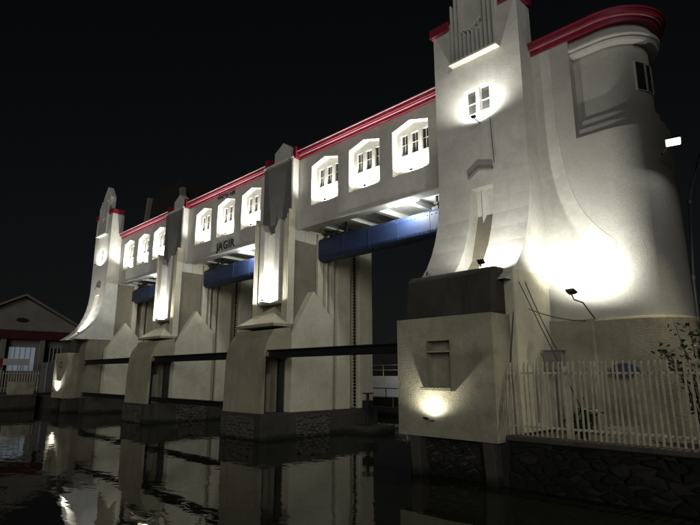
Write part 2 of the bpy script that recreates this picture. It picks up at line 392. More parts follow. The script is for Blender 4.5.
# ------------------------------------------------------------------ blue gates
def make_gate(xc):
    base = (xc, 15.95, 7.7); t = thing('sluice_gate', base, '', 'gate', 'blue sluice gates'); B = lambda: MB(base); HW = 3.95
    z0, z1, ya, yb = 7.62, 8.68, 15.6, 16.3
    n = 8; r = .22; poly = []
    for (cy, cz, a0) in ((yb-r, z1-r, 0), (ya+r, z1-r, 90), (ya+r, z0+r, 180), (yb-r, z0+r, 270)):
        poly += [(cy+r*math.cos(rad(a0+90*k/4)), cz+r*math.sin(rad(a0+90*k/4))) for k in range(5)]
    b = B(); b.prism(poly, 'x', xc-HW, xc+HW); b.build('gate_beam', 'blue', t, .0)
    for i in range(6):
        x = xc-HW+.02+i*(2*HW-.04)/5; rb = B(); cy, cz = 15.95, 8.15
        rb.prism([(cy+(p[0]-cy)*1.03, cz+(p[1]-cz)*1.03) for p in poly], 'x', x-.03, x+.03); rb.build('stiffener', 'blue', t)
    for zz in (7.85, 8.45):
        rv = B()
        for i in range(40):
            x = xc-HW+.1+i*(2*HW-.2)/39; rv.box(x-.018, x+.018, 15.585, 15.602, zz-.018, zz+.018)
        rv.build('rivet_row', 'blue', t)['kind'] = 'stuff'
    for x in (xc-3.3, xc-2.5, xc+2.5, xc+3.3):
        h = B(); h.box(x-.14, x+.14, 15.8, 16.1, 8.67, 8.8); h.tube([(x, 15.95, 8.78), (x, 15.95, 9.3)], .05, 8); h.box(x-.09, x+.09, 15.86, 16.04, 8.9, 9.0); h.build('hoist_link', 'black', t)
    return t
gate = make_gate(GX); gate['label'] = 'near blue sluice gate beam beside the tall near tower'
copy_thing(gate, -PER, 'middle blue sluice gate beam under the lettered gallery')
copy_thing(gate, -2*PER, 'far blue sluice gate beam beside the far tower')

# ------------------------------------------------------------------ black steel stop-log frames
def make_frame(xc, low, label):
    base = (xc, 12.9, -.6); t = thing('steel_frame', base, label, 'frame', 'black steel frames across the openings'); B = lambda: MB(base)
    a, b = xc-4.33, xc+4.33
    k = B(); k.box(a, b, 12.76, 13.0, 3.17, 3.22); k.box(a, b, 12.76, 13.0, 3.44, 3.49); k.box(a, b, 12.86, 12.89, 3.22, 3.44); k.build('top_beam', 'black', t, .006)
    if low:
        k = B(); k.box(a, b, 12.76, 13.0, 1.12, 1.16); k.box(a, b, 12.76, 13.0, 1.32, 1.36); k.box(a, b, 12.86, 12.89, 1.16, 1.32); k.build('bottom_beam', 'black', t, .006)
    for x, y in ((a+.12, 12.88), (b-.12, 12.88), (a+.2, 13.72), (b-.2, 13.72)):
        p = B(); p.box(x-.09, x+.09, y-.11, y+.11, -.6, 3.168); p.build('post', 'black', t, .006)
    return t
make_frame(GX, False, 'black steel beam frame spanning the near opening beside the stone-based box')
make_frame(GX-PER, True, 'black steel frame spanning the middle opening, between the two piers')
make_frame(GX-2*PER, True, 'black steel frame spanning the far opening next to the far tower')

# ------------------------------------------------------------------ end towers
def make_tower(x0, x1, yf, label, box_y, bx0, bx1, name_side):
    xc = (x0+x1)/2; base = (xc, yf, 0); t = thing('end_tower', base, label, 'tower', 'end towers of the sluice'); B = lambda: MB(base)
    prof = [(yf, 14.35), (yf, 11.9), (yf, 8.6), (yf-.02, 8.2), (yf-.07, 7.7), (yf-.16, 7.2), (yf-.31, 6.7), (yf-.52, 6.2), (yf-.82, 5.7), (yf-1.2, 5.3), (yf-1.75, 4.9)]
    sa, sb = xc-.37, xc+.43; wl_ = [(xc-.42, xc-.02), (xc+.10, xc+.47)]
    s = B(); rows = prof
    xs = [x0, sa, sb, x1]
    for i in range(len(rows)-1):
        for j in range(3):
            if j == 1 and (i >= 3): continue
            if i == 1: continue
            (ya, za), (yb, zb) = rows[i], rows[i+1]
            s.add([(xs[j], ya, za), (xs[j+1], ya, za), (xs[j+1], yb, zb), (xs[j], yb, zb)], [(0, 3, 2, 1)])
    holes = [[(a, 10.72), (b, 10.72), (b, 11.6), (a, 11.6)] for a, b in wl_]
    plate(s, [(x0, 8.6), (x1, 8.6), (x1, 11.9), (x0, 11.9)], holes, yf, [.22, .22])
    yb = yf+.85
    for xx in (x0, x1):
        s.add([(xx, p[0], p[1]) for p in prof]+[(xx, yb, 4.9), (xx, yb, 14.35)], [tuple(range(len(prof)+2))])
    s.add([(x0, yf, 14.35), (x1, yf, 14.35), (x1, yb, 14.35), (x0, yb, 14.35)], [(0, 1, 2, 3)])
    # slot: reveals, back and head
    lo = prof[3:]
    for xx in (sa, sb):
        s.add([(xx, p[0], p[1]) for p in lo]+[(xx, yf+.35, 4.9), (xx, yf+.35, 8.2)], [tuple(range(len(lo)+2))])
    s.add([(sa, yf+.35, 4.9), (sb, yf+.35, 4.9), (sb, yf+.35, 8.2), (sa, yf+.35, 8.2)], [(0, 1, 2, 3)])
    s.add([(sa, yf-.02, 8.2), (sb, yf-.02, 8.2), (sb, yf+.35, 8.2), (sa, yf+.35, 8.2)], [(0, 1, 2, 3)])
    s.build('shaft', 'white', t, fix=False)
    for a, b in wl_:
        g = B(); g.box(a-.01, b+.01, yf+.2, yf+.24, 10.7, 11.62); wd = g.build('window', 'glass', t)
        g = B(); g.box(a, b, yf+.17, yf+.2, 11.15, 11.18); g.build('glazing_bar', 'frame', wd)
    rb = B(); rb.prism([(sa+.14, yf+.35), (sa+.22, yf+.26), (sa+.30, yf+.35)], 'z', 5.0, 8.2); rb.build('slot_rib', 'white', t)
    # chevron hood over the slot
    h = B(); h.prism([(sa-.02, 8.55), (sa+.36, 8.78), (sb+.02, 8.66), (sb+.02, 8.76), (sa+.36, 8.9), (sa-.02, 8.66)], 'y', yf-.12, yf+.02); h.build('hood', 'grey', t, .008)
    # crest panel: ledge, ribs, chevron, pointed head
    a, b = xc-.78, xc+.88; cxm = (a+b)/2
    k = B(); k.box(a-.06, b+.06, yf-.26, yf+.02, 12.62, 12.7); k.build('crest_ledge', 'white', t, .01)
    k = B(); k.prism([(a+.1, 14.352), (b-.1, 14.352), (b-.1, 15.6), (cxm, 16.5), (a+.1, 15.6)], 'y', yf, yf+.4); k.build('crest_head', 'white', t, .012)
    for i in range(11):
        x = a+.05+i*(b-a-.1)/10; mid = 3 <= i <= 7
        top = (13.62+abs(i-5)*.02 if mid else 14.9+(.22*min(i, 10-i)))
        k = B(); k.box(x-.028, x+.028, yf-.16, yf+.002, 12.702, top); k.build('crest_rib', 'white', t, .006)
    k = B(); x3, x7 = a+.05+2.7*(b-a-.1)/10, a+.05+7.3*(b-a-.1)/10
    k.prism([(x3, 13.72), (cxm, 13.62), (x7, 13.9), (x7, 13.97), (cxm, 13.69), (x3, 13.79)], 'y', yf-.2, yf-.003); k.build('crest_chevron', 'white', t)
    # red cornice on the sides and beside the crest
    for (xa, xb, yc, yd) in ((x0-.1, x0-.003, yf-.08, yb), (x1+.003, x1+.1, yf-.08, yb), (x0-.1, a-.12, yf-.1, yf-.003), (b+.12, x1+.1, yf-.1, yf-.003)):
        k = B(); k.box(xa, xb, yc, yd, 14.12, 14.45); k.build('red_cornice', 'red', t, .01)
    # dark stepped base and the roughcast box in front
    k = B(); k.prism([(box_y+.36, 4.0), (box_y+.40, 4.7), (box_y+.46, 5.1), (box_y+.62, 5.28), (yf+.2, 5.28), (yf+.2, 4.0)], 'x', bx0+.0, bx1-.12); k.build('base_step', 'concrete', t, .09)
    k = B(); k.box(bx1-.118, bx1+.17, box_y+.9, yf+.6, 1.1, 5.22); k.build('base_pier', 'cream', t, .03)
    q = B(); wa, wb = bx0+1.0, bx0+1.74
    plate(q, [(bx0, .95), (bx1, .95), (bx1, 4.0), (bx0, 4.0)], [[(wa, 2.2), (wb, 2.2), (wb, 3.38), (wa, 3.38)]], box_y, [.3])
    q.add([(bx0, box_y, .95), (bx1, box_y, .95), (bx1, yf+.5, .95), (bx0, yf+.5, .95), (bx0, box_y, 4), (bx1, box_y, 4), (bx1, yf+.5, 4), (bx0, yf+.5, 4)], [(0, 3, 2, 1), (4, 5, 6, 7), (1, 2, 6, 5), (0, 4, 7, 3)])
    q.build('base_box', 'rough', t, fix=False)
    k = B(); k.box(wa-.01, wb+.01, box_y+.29, box_y+.33, 2.19, 3.4); k.build('blind_window', 'rough', t)
    k = B(); k.box(wa+.0, wb+.0, box_y-.03, box_y+.25, 3.08, 3.12); k.build('window_lintel', 'rough', t)
    k = B(); k.box(wa-.1, wb+.12, box_y-.2, box_y+.28, 2.1, 2.196); k.build('window_sill', 'rough', t, .012)
    # footing below the box: battered stone legs
    fx = B(); fx.box(bx0+.1, bx1-.05, box_y+.35, yf+.4, -2.8, .948); ft = fx.build('footing', 'wetstone', t, .03)
    for u in (bx0+.35, bx1-.45):
        lg = B(); lg.add([(u, box_y+.02, .948), (u+.3, box_y+.02, .948), (u+.5, box_y-.12, -.6), (u+.2, box_y-.12, -.6), (u, box_y+.4, .948), (u+.3, box_y+.4, .948), (u+.5, box_y+.4, -.6), (u+.2, box_y+.4, -.6)],
                         [(0, 1, 2, 3), (5, 4, 7, 6), (1, 5, 6, 2), (4, 0, 3, 7), (0, 4, 5, 1), (3, 2, 6, 7)]); lg.build('footing_leg', 'wetstone', ft, .02)
    rr = B(); rubble(rr, bx0+.15, bx1-.1, -.05, .92, lambda u, z, o: (u, box_y+.35-o, z), .24, .08); rr.build('rubble_panel', 'stone2', ft)['kind'] = 'stuff'
    # low wall of the abutment towards the opening
    return t
near = make_tower(-9.65, -6.5, 13.75, 'tall near tower with paired windows and curved foot, at the right', 11.4, -9.6, -6.62, 1)
far = make_tower(-41.4, -38.4, 13.65, 'tall far tower with curved foot at the left end', 12.0, -42.2, -39.5, -1)
# abutment wall below the far tower (facing the opening)
def abut(x, sg, t):
    base = t.location.copy(); B = lambda: MB(base)
    xa, xb = sorted((x, x-sg*3.0))
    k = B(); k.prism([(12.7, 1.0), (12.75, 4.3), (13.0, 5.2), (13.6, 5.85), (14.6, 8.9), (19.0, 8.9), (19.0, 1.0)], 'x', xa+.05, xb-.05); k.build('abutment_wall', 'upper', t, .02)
    xo = sorted((x-sg*.3, x+sg*.42))
    k = B(); k.prism([(13.96, 1.0), (13.96, 4.2), (15.12, 6.15), (16.3, 4.95), (16.3, 1.0)], 'x', *xo); k.build('shoulder', 'cream', t, .02)
    k = B(); k.box(min(x, x+sg*.45)-.01, max(x, x+sg*.45)+.01, 12.65, 19.0, -2.8, .998); k.build('abutment_footing', 'wetstone', t, .02)
    for (ya, yb, e) in ((15.62, 15.95, .1), (16.35, 16.55, .15), (16.7, 17.5, .2), (18.1, 19.0, .22)):
        g = B(); g.box(*sorted((x-sg*.1, x+sg*(e+.12))), ya, yb, 1.002, 8.9); g.build('guide_column', 'cream', t, .015)
    k = B(); k.box(xa, xb, 14.6, 19.0, 8.903, 12.25); k.build('tower_core', 'white', t)
abut(-38.4, 1, far); abut(-9.6, -1, near)

# ------------------------------------------------------------------ rounded end house right of the near tower
def make_round():
    XD = -4.6; R0 = 1.28; YC = 14.5+R0
    base = (-5, YC, 1.05); t = thing('round_end_house', base, 'round-ended house with red cornice beside the near tower', 'building'); B = lambda: MB(base)
    def shell(mb, prof, xl, n=40, y_end=None):
        """profile (inset, z) swept along the straight front then round the end"""
        path = []
        rows = []
        for (d, z) in prof:
            r = R0-d; pts = [(xl, YC-r, z)]
            pts += [(XD+r*math.sin(math.pi*k/n), YC-r*math.cos(math.pi*k/n), z) for k in range(n+1)]
            pts += [(xl, YC+r, z)]
            rows.append(pts)
        m = len(rows[0]); vs = [p for r_ in rows for p in r_]
        fs = [(i*m+j, i*m+j+1, (i+1)*m+j+1, (i+1)*m+j) for i in range(len(rows)-1) for j in range(m-1)]
        mb.add(vs, fs); return mb
    def sm(o):
        for p in o.data.polygons: p.use_smooth = True
        md = o.modifiers.new('edges', 'EDGE_SPLIT'); md.split_angle = rad(30); return o
    # flat wall between tower and drum
    w = B(); w.box(-6.7, -5.36, 14.5, 17.0, 1.05, 12.32); w.build('front_wall', 'roundcast', t)
    sm(shell(B(), [(0, 1.05), (0, 9.15), (.1, 9.15), (.1, 9.42), (.2, 9.42), (.2, 9.7), (.3, 9.7), (.3, 11.78)], -5.36).build('drum', 'roundcast', t, fix=False))
    # returns of the recess at the left
    for d, za, zb in ((.1, 9.15, 9.42), (.2, 9.42, 9.7), (.3, 9.7, 11.78)):
        pass
    sm(shell(B(), [(.3, 11.78), (.06, 11.78), (.02, 11.84), (.06, 11.86), (-.04, 11.93), (-.04, 11.99), (0, 12.0), (.0, 12.05), (.12, 12.06), (.12, 12.32)], -5.355).build('white_cornice', 'white', t, fix=False))
    sm(shell(B(), [(.12, 12.302), (-.06, 12.302), (-.06, 12.42), (-.12, 12.42), (-.12, 12.47), (-.2, 12.475), (-.2, 12.6), (-.25, 12.605), (-.25, 12.64), (.3, 12.66), (1.27, 12.7)], -6.6, 40).build('red_cornice', 'red', t, fix=False))
    sm(shell(B(), [(-.121, 12.425), (-.135, 12.43), (-.135, 12.468), (-.121, 12.47)], -6.6, 40).build('cornice_line', 'redwhite', t, fix=False))
    # windows in the recessed part
    for ang, in ((62,), (82,)):
        a = rad(ang); r = R0-.3; c = Vector((XD+r*math.sin(a), YC-r*math.cos(a), 0)); nrm = Vector((math.sin(a), -math.cos(a), 0)); tg = Vector((math.cos(a), math.sin(a), 0))
        def P(u, o, z): q = c+tg*u+nrm*o; return (q.x, q.y, z)
        g = B()
        def bx(mb, u0, u1, o0, o1, z0, z1):
            vs = [P(u, o, z) for u in (u0, u1) for o in (o0, o1) for z in (z0, z1)]
            mb.add(vs, [(0, 1, 3, 2), (4, 6, 7, 5), (0, 4, 5, 1), (2, 3, 7, 6), (0, 2, 6, 4), (1, 5, 7, 3)])
        bx(g, -.17, .17, -.05, .012, 10.35, 11.2); wd = g.build('window', 'glass', t)
        f = B(); bx(f, -.2, -.165, -.05, .03, 10.32, 11.23); bx(f, .165, .2, -.05, .03, 10.32, 11.23); bx(f, -.165, .165, -.05, .03, 11.2, 11.23); bx(f, -.165, .165, -.05, .03, 10.32, 10.35)
        f.build('window_frame', 'roundcast', wd)
    fl = [(-6.52, 5.75), (-4.6, 5.75), (-4.6, 6.0), (-4.85, 6.25), (-5.1, 6.55), (-5.36, 6.95), (-5.55, 7.4), (-5.7, 8.0), (-5.82, 8.8), (-5.9, 9.8), (-5.93, 12.3), (-6.52, 12.3)]
    w = B(); w.prism(fl, 'y', 14.494, 14.499); w.build('flared_wing', 'white', t)
    # plinth
    p = B(); p.box(-6.58, -5.3, 14.2, 14.498, 1.05, 3.96); p.build('plinth_block', 'rough', t, .02)
    sm(shell(B(), [(-.14, 1.05), (-.14, 3.9), (-.1, 3.95), (.02, 3.98)], -5.298).build('plinth', 'rough', t, fix=False))
    r = B(); r.prism([(-6.6, 14.9), (-4.6, 14.9), (-3.6, 15.8), (-4.6, 16.9), (-6.6, 16.9)], 'z', 12.3, 12.34); r.build('roof_deck', 'roof', t)
    return t
make_round()

# wall running on to the right behind the fence
g = thing('garden_wall', (-1.2, 15.4, 1.05), 'low plastered wall behind the picket fence at the right edge', 'wall')
MB((-1.2, 15.4, 1.05)).box(-3.0, 1.5, 15.2, 15.5, 1.05, 3.75).build('wall', 'rough', g, .02)
MB((-1.2, 15.4, 1.05)).box(-3.05, 1.5, 15.12, 15.58, 3.753, 3.85).build('coping', 'rough', g, .02)

# ------------------------------------------------------------------ retaining wall with rubble stones, fence
rw = thing('retaining_wall', (-2, 11.9, 0), 'dark rubble retaining wall under the picket fence', 'wall')
MB((-2, 11.9, 0)).prism([(11.25, -2.8), (11.75, 1.0), (12.2, 1.0), (12.2, -2.8)], 'x', -6.9, 9).build('wall_core', 'mortar', rw)
MB((-2, 11.9, 0)).box(-6.58, 9, 11.66, 12.15, 1.003, 1.12).build('coping', 'concrete', rw, .03)
for k, q in enumerate(stone_cells(-6.5, 1.4, -.1, .98, .27)):
    cxq = sum(p[0] for p in q)/6; czq = sum(p[1] for p in q)/6
    base_pt = (cxq, 11.25+(czq+2.8)*.5/3.8, czq); sm_ = MB(base_pt)
    stone_solid(sm_, q, lambda u, z, o: (u, 11.25+(z+2.8)*.5/3.8-o, z), .08)
    so = sm_.build('stone', 'stone' if random.random() < .7 else 'stone2', rw); so.location = Vector(base_pt)-rw.location
fence = thing('picket_fence', (-2, 11.95, 1.1), 'pale metal picket fence on the retaining wall at the right', 'fence')
def picket_mesh():
    mb = MB(); r = .025
    pts = [(0, 0), (0, 1.45), (.0, 1.55), (.018, 1.63), (.045, 1.68)]
    for (y0, z0), (y1, z1), w0, w1 in zip(pts[:-1], pts[1:], (.02, .02, .02, .018), (.02, .02, .018, .009)):
        mb.add([(-w0, y0-.012, z0), (w0, y0-.012, z0), (w0, y0+.012, z0), (-w0, y0+.012, z0), (-w1, y1-.012, z1), (w1, y1-.012, z1), (w1, y1+.012, z1), (-w1, y1+.012, z1)],
               [(0, 1, 5, 4), (1, 2, 6, 5), (2, 3, 7, 6), (3, 0, 4, 7), (4, 5, 6, 7)])
    return mb
pk = picket_mesh().build('picket', 'picket', fence)
x = -6.5; first = True
while x < 2.5:
    o = pk if first else pk.copy()
    if not first: col.objects.link(o); o.parent = fence
    first = False
    o.location = Vector((x, 11.95, 1.118+random.uniform(-.01, .01)))-fence.location; o.rotation_euler = (random.uniform(-.012, .012), random.uniform(-.02, .02), 0)
    x += .119+random.uniform(-.005, .005)
for z in (1.3, 2.52):
    MB(fence.location).box(-6.6, 2.6, 11.975, 12.01, z, z+.045).build('rail', 'picket', fence)
for x in (-5.2, -2.2, .8):
    MB(fence.location).box(x-.03, x+.03, 12.012, 12.07, 1.121, 2.7).build('fence_post', 'picket', fence)

# ------------------------------------------------------------------ lamps
def floodlight(loc, aim, energy, spot, label, size=.12, group=None, blend=.3, soft=.05, color=(1, .98, .9), lens='lens', stem=None, forward=.06, mat_h='lamp'):
    loc = Vector(loc); d = (Vector(aim)-loc).normalized()
    t = thing('floodlight', loc, label, 'floodlight', group)
    q = d.to_track_quat('-Z', 'Y')
    def add(name, mat, vs, fs):
        me = bpy.data.meshes.new(name); me.from_pydata([tuple(q @ Vector(v)) for v in vs], [], fs); me.materials.append(M[mat])
        o = bpy.data.objects.new(name, me); col.objects.link(o); o.parent = t; return o
    s = size; h = s*.72; dp = s*.55
    front = [(-s, -h, 0), (s, -h, 0), (s, h, 0), (-s, h, 0)]; back = [(-s*.7, -h*.7, dp), (s*.7, -h*.7, dp), (s*.7, h*.7, dp), (-s*.7, h*.7, dp)]
    add('housing', mat_h, front+back, [(0, 1, 5, 4), (1, 2, 6, 5), (2, 3, 7, 6), (3, 0, 4, 7), (4, 5, 6, 7)])
    i = .86
    add('lens', lens, [(-s*i, -h*i, .004), (s*i, -h*i, .004), (s*i, h*i, .004), (-s*i, h*i, .004)], [(3, 2, 1, 0)])
    if stem:
        mb = MB(loc); mb.tube([loc-d*dp*.8]+[Vector(p) for p in stem], .018, 6); mb.build('bracket', mat_h, t)
    l = bpy.data.lights.new('floodlight_beam', 'SPOT'); l.energy = energy; l.spot_size = rad(spot); l.spot_blend = blend; l.shadow_soft_size = soft; l.color = color
    lo = bpy.data.objects.new('floodlight_beam', l); col.objects.link(lo); lo.parent = t
    lo.location = d*forward; lo.rotation_mode = 'QUATERNION'; lo.rotation_quaternion = q
    return t
ordn = ['leftmost', 'middle', 'rightmost']
for bi, bname in enumerate(['gallery next to near tower', 'middle lettered gallery', 'farthest gallery']):
    for k, o in enumerate((-2.39, 0, 2.39)):
        x = GX-PER*bi+o
        floodlight((x, 14.55, 9.99), (x, 14.8, 10.8), 190, 168, 'floodlight on the sill of the %s niche, %s' % (ordn[k], bname), .07, 'niche floodlights', blend=.4, soft=.06)
for k, nm in enumerate(['pier beside the near blue gate', 'pier between the middle and far blue gates']):
    x = XC-PER*k
    floodlight((x, 13.44, 5.73), (x, 13.9, 6.7), 360, 178, 'floodlight in the lit column niche of the '+nm, .08, 'column floodlights', blend=.1)
floodlight((-7.98, 13.36, 10.4), (-7.98, 13.7, 11.5), 170, 172, 'small floodlight below the paired windows of the near tower', .09, 'tower window floodlights', blend=.75, stem=[(-7.98, 13.74, 10.3)])
floodlight((-39.82, 13.26, 10.4), (-39.82, 13.6, 11.5), 190, 172, 'small floodlight below the windows of the far tower', .09, 'tower window floodlights', blend=.75, stem=[(-39.82, 13.64, 10.3)])
floodlight((-7.15, 11.95, 5.42), (-7.3, 13.2, 6.9), 150, 160, 'floodlight on the dark step at the foot of the near tower', .1, 'tower foot floodlights', blend=.6, stem=[(-7.15, 11.95, 5.27)])
floodlight((-39.6, 12.55, 5.42), (-39.9, 13.3, 6.9), 330, 150, 'floodlight on the step at the foot of the far tower', .1, 'tower foot floodlights', blend=.6, stem=[(-39.6, 12.55, 5.27)])
floodlight((-5.42, 13.35, 4.6), (-5.0, 14.6, 6.9), 250, 168, 'floodlight on a bent stem above the plinth of the round-ended house', 0.13, None, blend=.8, stem=[(-5.4, 13.4, 4.38), (-5.3, 13.7, 4.32), (-5.26, 14.3, 3.95)])
floodlight((-8.42, 11.05, 1.45), (-8.42, 11.4, 2.4), 46, 165, 'small floodlight under the blind window of the near stone-footed box', .07, 'box floodlights', blend=.7, color=(1, .96, .80), stem=[(-8.42, 11.42, 1.35)])
floodlight((-41.0, 11.72, 1.42), (-41.0, 12.02, 2.4), 140, 160, 'small floodlight under the blind window of the far box', .08, 'box floodlights', blend=.7, color=(1, .97, .85), stem=[(-41.0, 12.02, 1.35)])
floodlight((-2.98, 14.4, 8.22), (-2.3, 11.6, 3.0), 460, 92, 'glaring floodlight on the side of the round-ended house', .17, None, blend=.5, color=(1, .9, .66), stem=[(-3.3, 15.0, 8.3), (-3.45, 15.2, 8.3)])
for bi, nm in enumerate(['near', 'middle', 'far']):
    xg = GX-PER*bi+1.6
    t = thing('soffit_lamp', (xg, 15.18, 9.0), 'tube lamp under the soffit above the %s blue gate' % nm, 'lamp', 'soffit lamps')
    MB((xg, 15.18, 9.0)).box(xg-.6, xg+.6, 15.12, 15.26, 9.06, 9.25).build('housing', 'frame', t)
    MB((xg, 15.18, 9.0)).box(xg-.58, xg+.58, 15.14, 15.24, 8.98, 9.058).build('tube', 'tube', t)
    l = bpy.data.lights.new('soffit_glow', 'POINT'); l.shadow_soft_size = .08; l.energy = 165; l.color = (.95, 1, .96)
    lo = bpy.data.objects.new('soffit_glow', l); col.objects.link(lo); lo.parent = t; lo.location = (0, -.02, -.14)

# ------------------------------------------------------------------ yard things behind the fence
e = thing('meter_box', (-6.0, 13.4, 2.5), 'grey metal meter box on a post behind the fence', 'box')
mb = MB(e.location); mb.box(-6.28, -5.78, 13.3, 13.52, 2.62, 3.1); mb.build('box', 'steel', e, .015)
MB(e.location).box(-6.32, -5.74, 13.27, 13.55, 3.103, 3.13).build('lid', 'steel', e)
MB(e.location).box(-6.06, -6.0, 13.38, 13.44, 1.05, 2.618).build('post', 'steel', e)
o = MB((-4.6, 14.0, 2.4)).prism([(-4.6+.34*math.cos(6.283*k/20), 2.62+.17*math.sin(6.283*k/20)) for k in range(20)], 'y', 14.1, 14.22).build('oval_plaque', paint('blue_grey_enamel', (.06, .08, .13), .4), None, .01)
tag(o, 'dark blue-grey oval plaque on the plinth wall behind the fence', 'plaque')
MB(o.location)
cr = thing('crate', (-4.3, 12.6, 1.05), 'pale slatted crate on the ground behind the fence', 'crate')
for i in range(4):
    MB(cr.location).box(-4.6, -4.0, 12.4, 12.42, 1.06+i*.09, 1.12+i*.09).build('slat', 'picket', cr)
    MB(cr.location).box(-4.6, -4.0, 12.78, 12.8, 1.06+i*.09, 1.12+i*.09).build('slat', 'picket', cr)
for x in (-4.6, -4.03):
    for y in (12.422, 12.75): MB(cr.location).box(x, x+.03, y, y+.03, 1.052, 1.42).build('corner_strip', 'picket', cr)
def leafy(name, loc, label, cat, n, rx, rz, stems, leaf=.09, group=None):
    t = thing(name, loc, label, cat, group); L = Vector(loc); st = MB(loc); lf = MB(loc)
    for k in range(stems):
        a = random.uniform(0, 6.28); tip = L+Vector((math.cos(a)*rx*random.uniform(.3, 1), math.sin(a)*rx*.6*random.uniform(.3, 1), rz*random.uniform(.55, 1)))
        mid = L.lerp(tip, .5)+Vector((0, 0, rz*.12)); pts = [L+Vector((random.uniform(-.04, .04), 0, 0)), mid, tip]; st.tube(pts, [.02, .012, .004], 5)
        for i in range(n//stems):
            u = random.uniform(.25, 1); p = (pts[0].lerp(mid, u*2) if u < .5 else mid.lerp(tip, u*2-1))+Vector((random.gauss(0, .07), random.gauss(0, .06), random.gauss(0, .06)))
            d = Vector((random.gauss(0, 1), random.gauss(0, 1), random.gauss(-.3, .7))).normalized(); s = leaf*random.uniform(.6, 1.3)
            w = d.cross(Vector((random.random(), random.random(), 1))).normalized()*s*.3
            lf.add([p, p+d*s*.5+w, p+d*s, p+d*s*.5-w], [(0, 1, 2, 3)])
    st.build('stem', 'bark', t); lf.build('foliage', 'leaf', t, fix=False)
    return t
leafy('shrub', (-5.15, 12.6, 1.05), 'dark low shrub behind the fence near the meter box', 'shrub', 420, .5, .75, 14, .14)
leafy('tall_shrub', (-2.9, 13.6, 1.05), 'tall thin shrub before the plinth at the right edge', 'shrub', 360, .8, 2.9, 11, .15)
# cables hanging from the tower
def sag(a, b, s, n=12):
    a, b = Vector(a), Vector(b); return [a.lerp(b, k/n)-Vector((0, 0, s*4*(k/n)*(1-k/n))) for k in range(n+1)]
for i, (a, b, s, lb) in enumerate([
    ((-6.55, 12.6, 5.1), (-4.85, 12.5, 1.2), .02, 'taut black cable slanting from the tower foot to the ground behind the fence'),
    ((-6.5, 12.9, 5.1), (-5.9, 13.3, 3.13), .1, 'slack black cable from the tower foot down to the meter box'),
    ((-6.5, 12.4, 4.6), (-6.55, 11.95, 2.4), .12, 'loose cable hanging down the side of the near box to the fence'),
    ((-6.45, 13.0, 4.2), (-5.45, 14.18, 3.9), .08, 'thin cable running to the floodlight on the plinth'),
    ((-7.55, 13.6, 10.3), (-7.5, 13.6, 8.8), .0, 'thin black cable running down the near tower from the window lamp to the hood')]):
    pts = sag(a, b, s); m = MB(pts[0]); m.tube(pts, .013, 5)
    tag(m.build('cable', 'cable', None, fix=False), lb, 'cable', 'cables at the near tower')
# grass tufts on the step
tf = MB((-9.3, 12.1, 5.28))
for k in range(70):
    p = Vector((random.uniform(-9.55, -8.9), random.uniform(11.9, 12.2), 5.28)); d = Vector((random.gauss(0, .06), random.gauss(0, .06), random.uniform(.08, .25)))
    tf.add([p, p+Vector((.012, 0, 0)), p+d], [(0, 1, 2)])
tag(tf.build('grass_tuft', 'leaf', None, fix=False), 'tuft of grass growing on the dark step of the near tower', 'grass', None, 'stuff')
# lamp pole at the right edge
lp = thing('lamp_pole', (-3.7, 17.6, 1.05), 'thin pale metal lamp pole with angled arm at the right edge', 'pole')
MB(lp.location).tube([(-3.7, 17.6, 1.05), (-3.62, 17.6, 5.2), (-3.44, 17.6, 7.5)], [.06, .05, .04], 8).build('post', 'pole', lp, smooth=True)
MB(lp.location).tube([(-3.44, 17.6, 7.5), (-3.38, 17.6, 7.75), (-3.12, 17.6, 8.6), (-2.6, 17.55, 9.9)], [.04, .035, .03, .03], 8).build('arm', 'pole', lp, smooth=True)
for z, x in ((3.6, -3.65), (5.2, -3.62), (7.45, -3.444)): MB(lp.location).tube([(x, 17.6, z), (x, 17.6, z+.12)], .075, 8).build('collar', 'pole', lp)
# hoist winch standing at the near opening
wv = thing('valve_stand', (-16.6, 17.6, .9), 'black hand-wheel valve stand at the downstream end of the near opening', 'valve')
wx, wy = -16.9, 17.3
wb_ = MB(wv.location); wb_.box(-17.45, -15.9, 17.0, 18.6, -2.8, .3); wb_.build('plinth', 'wetstone', wv)
MB(wv.location).tube([(-16.6, 17.6, .3), (-16.6, 17.6, 1.7)], .07, 8).build('stem', 'black', wv)
MB(wv.location).tube([(-16.6+.25*math.cos(k*.5236), 17.6+.25*math.sin(k*.5236), 1.7) for k in range(13)], .025, 6).build('hand_wheel', 'black', wv)
MB(wv.location).box(-16.78, -16.42, 17.42, 17.78, 1.0, 1.4).build('gearbox', 'black', wv, .02)

# ------------------------------------------------------------------ downstream side seen through the opening
dw = thing('downstream_wall', (-28, 41.5, 0), 'pale low river wall with railing seen beyond the near opening', 'wall')
MB(dw.location).box(-46, -7, 41.4, 41.9, -2.8, 2.4).build('wall', 'white', dw)
for z in (3.0, 3.5): MB(dw.location).tube([(-46, 41.6, z), (-7, 41.6, z)], .04, 6).build('rail', 'picket', dw)
x = -46
while x < -7: MB(dw.location).tube([(x, 41.6, 2.4), (x, 41.6, 3.55)], .04, 6).build('post', 'picket', dw); x += 3
for k, (yy, lb) in enumerate(((26, 'nearer'), (31, 'farther'))):
    ap = thing('apron_wall', (-26, yy, 0), '%s low concrete apron wall across the river beyond the near opening' % lb, 'wall', 'apron walls')
    MB(ap.location).box(-45, -12, yy, yy+.5, -2.8, .5+.35*k).build('wall', 'wetstone', ap)
    MB(ap.location).tube([(-45, yy+.2, 1.1+.4*k), (-12, yy+.2, 1.1+.4*k)], .04, 6).build('rail', 'steel', ap)
    x = -45
    while x < -12: MB(ap.location).tube([(x, yy+.2, .5+.35*k), (x, yy+.2, 1.1+.4*k)], .04, 6).build('post', 'steel', ap); x += 2.5
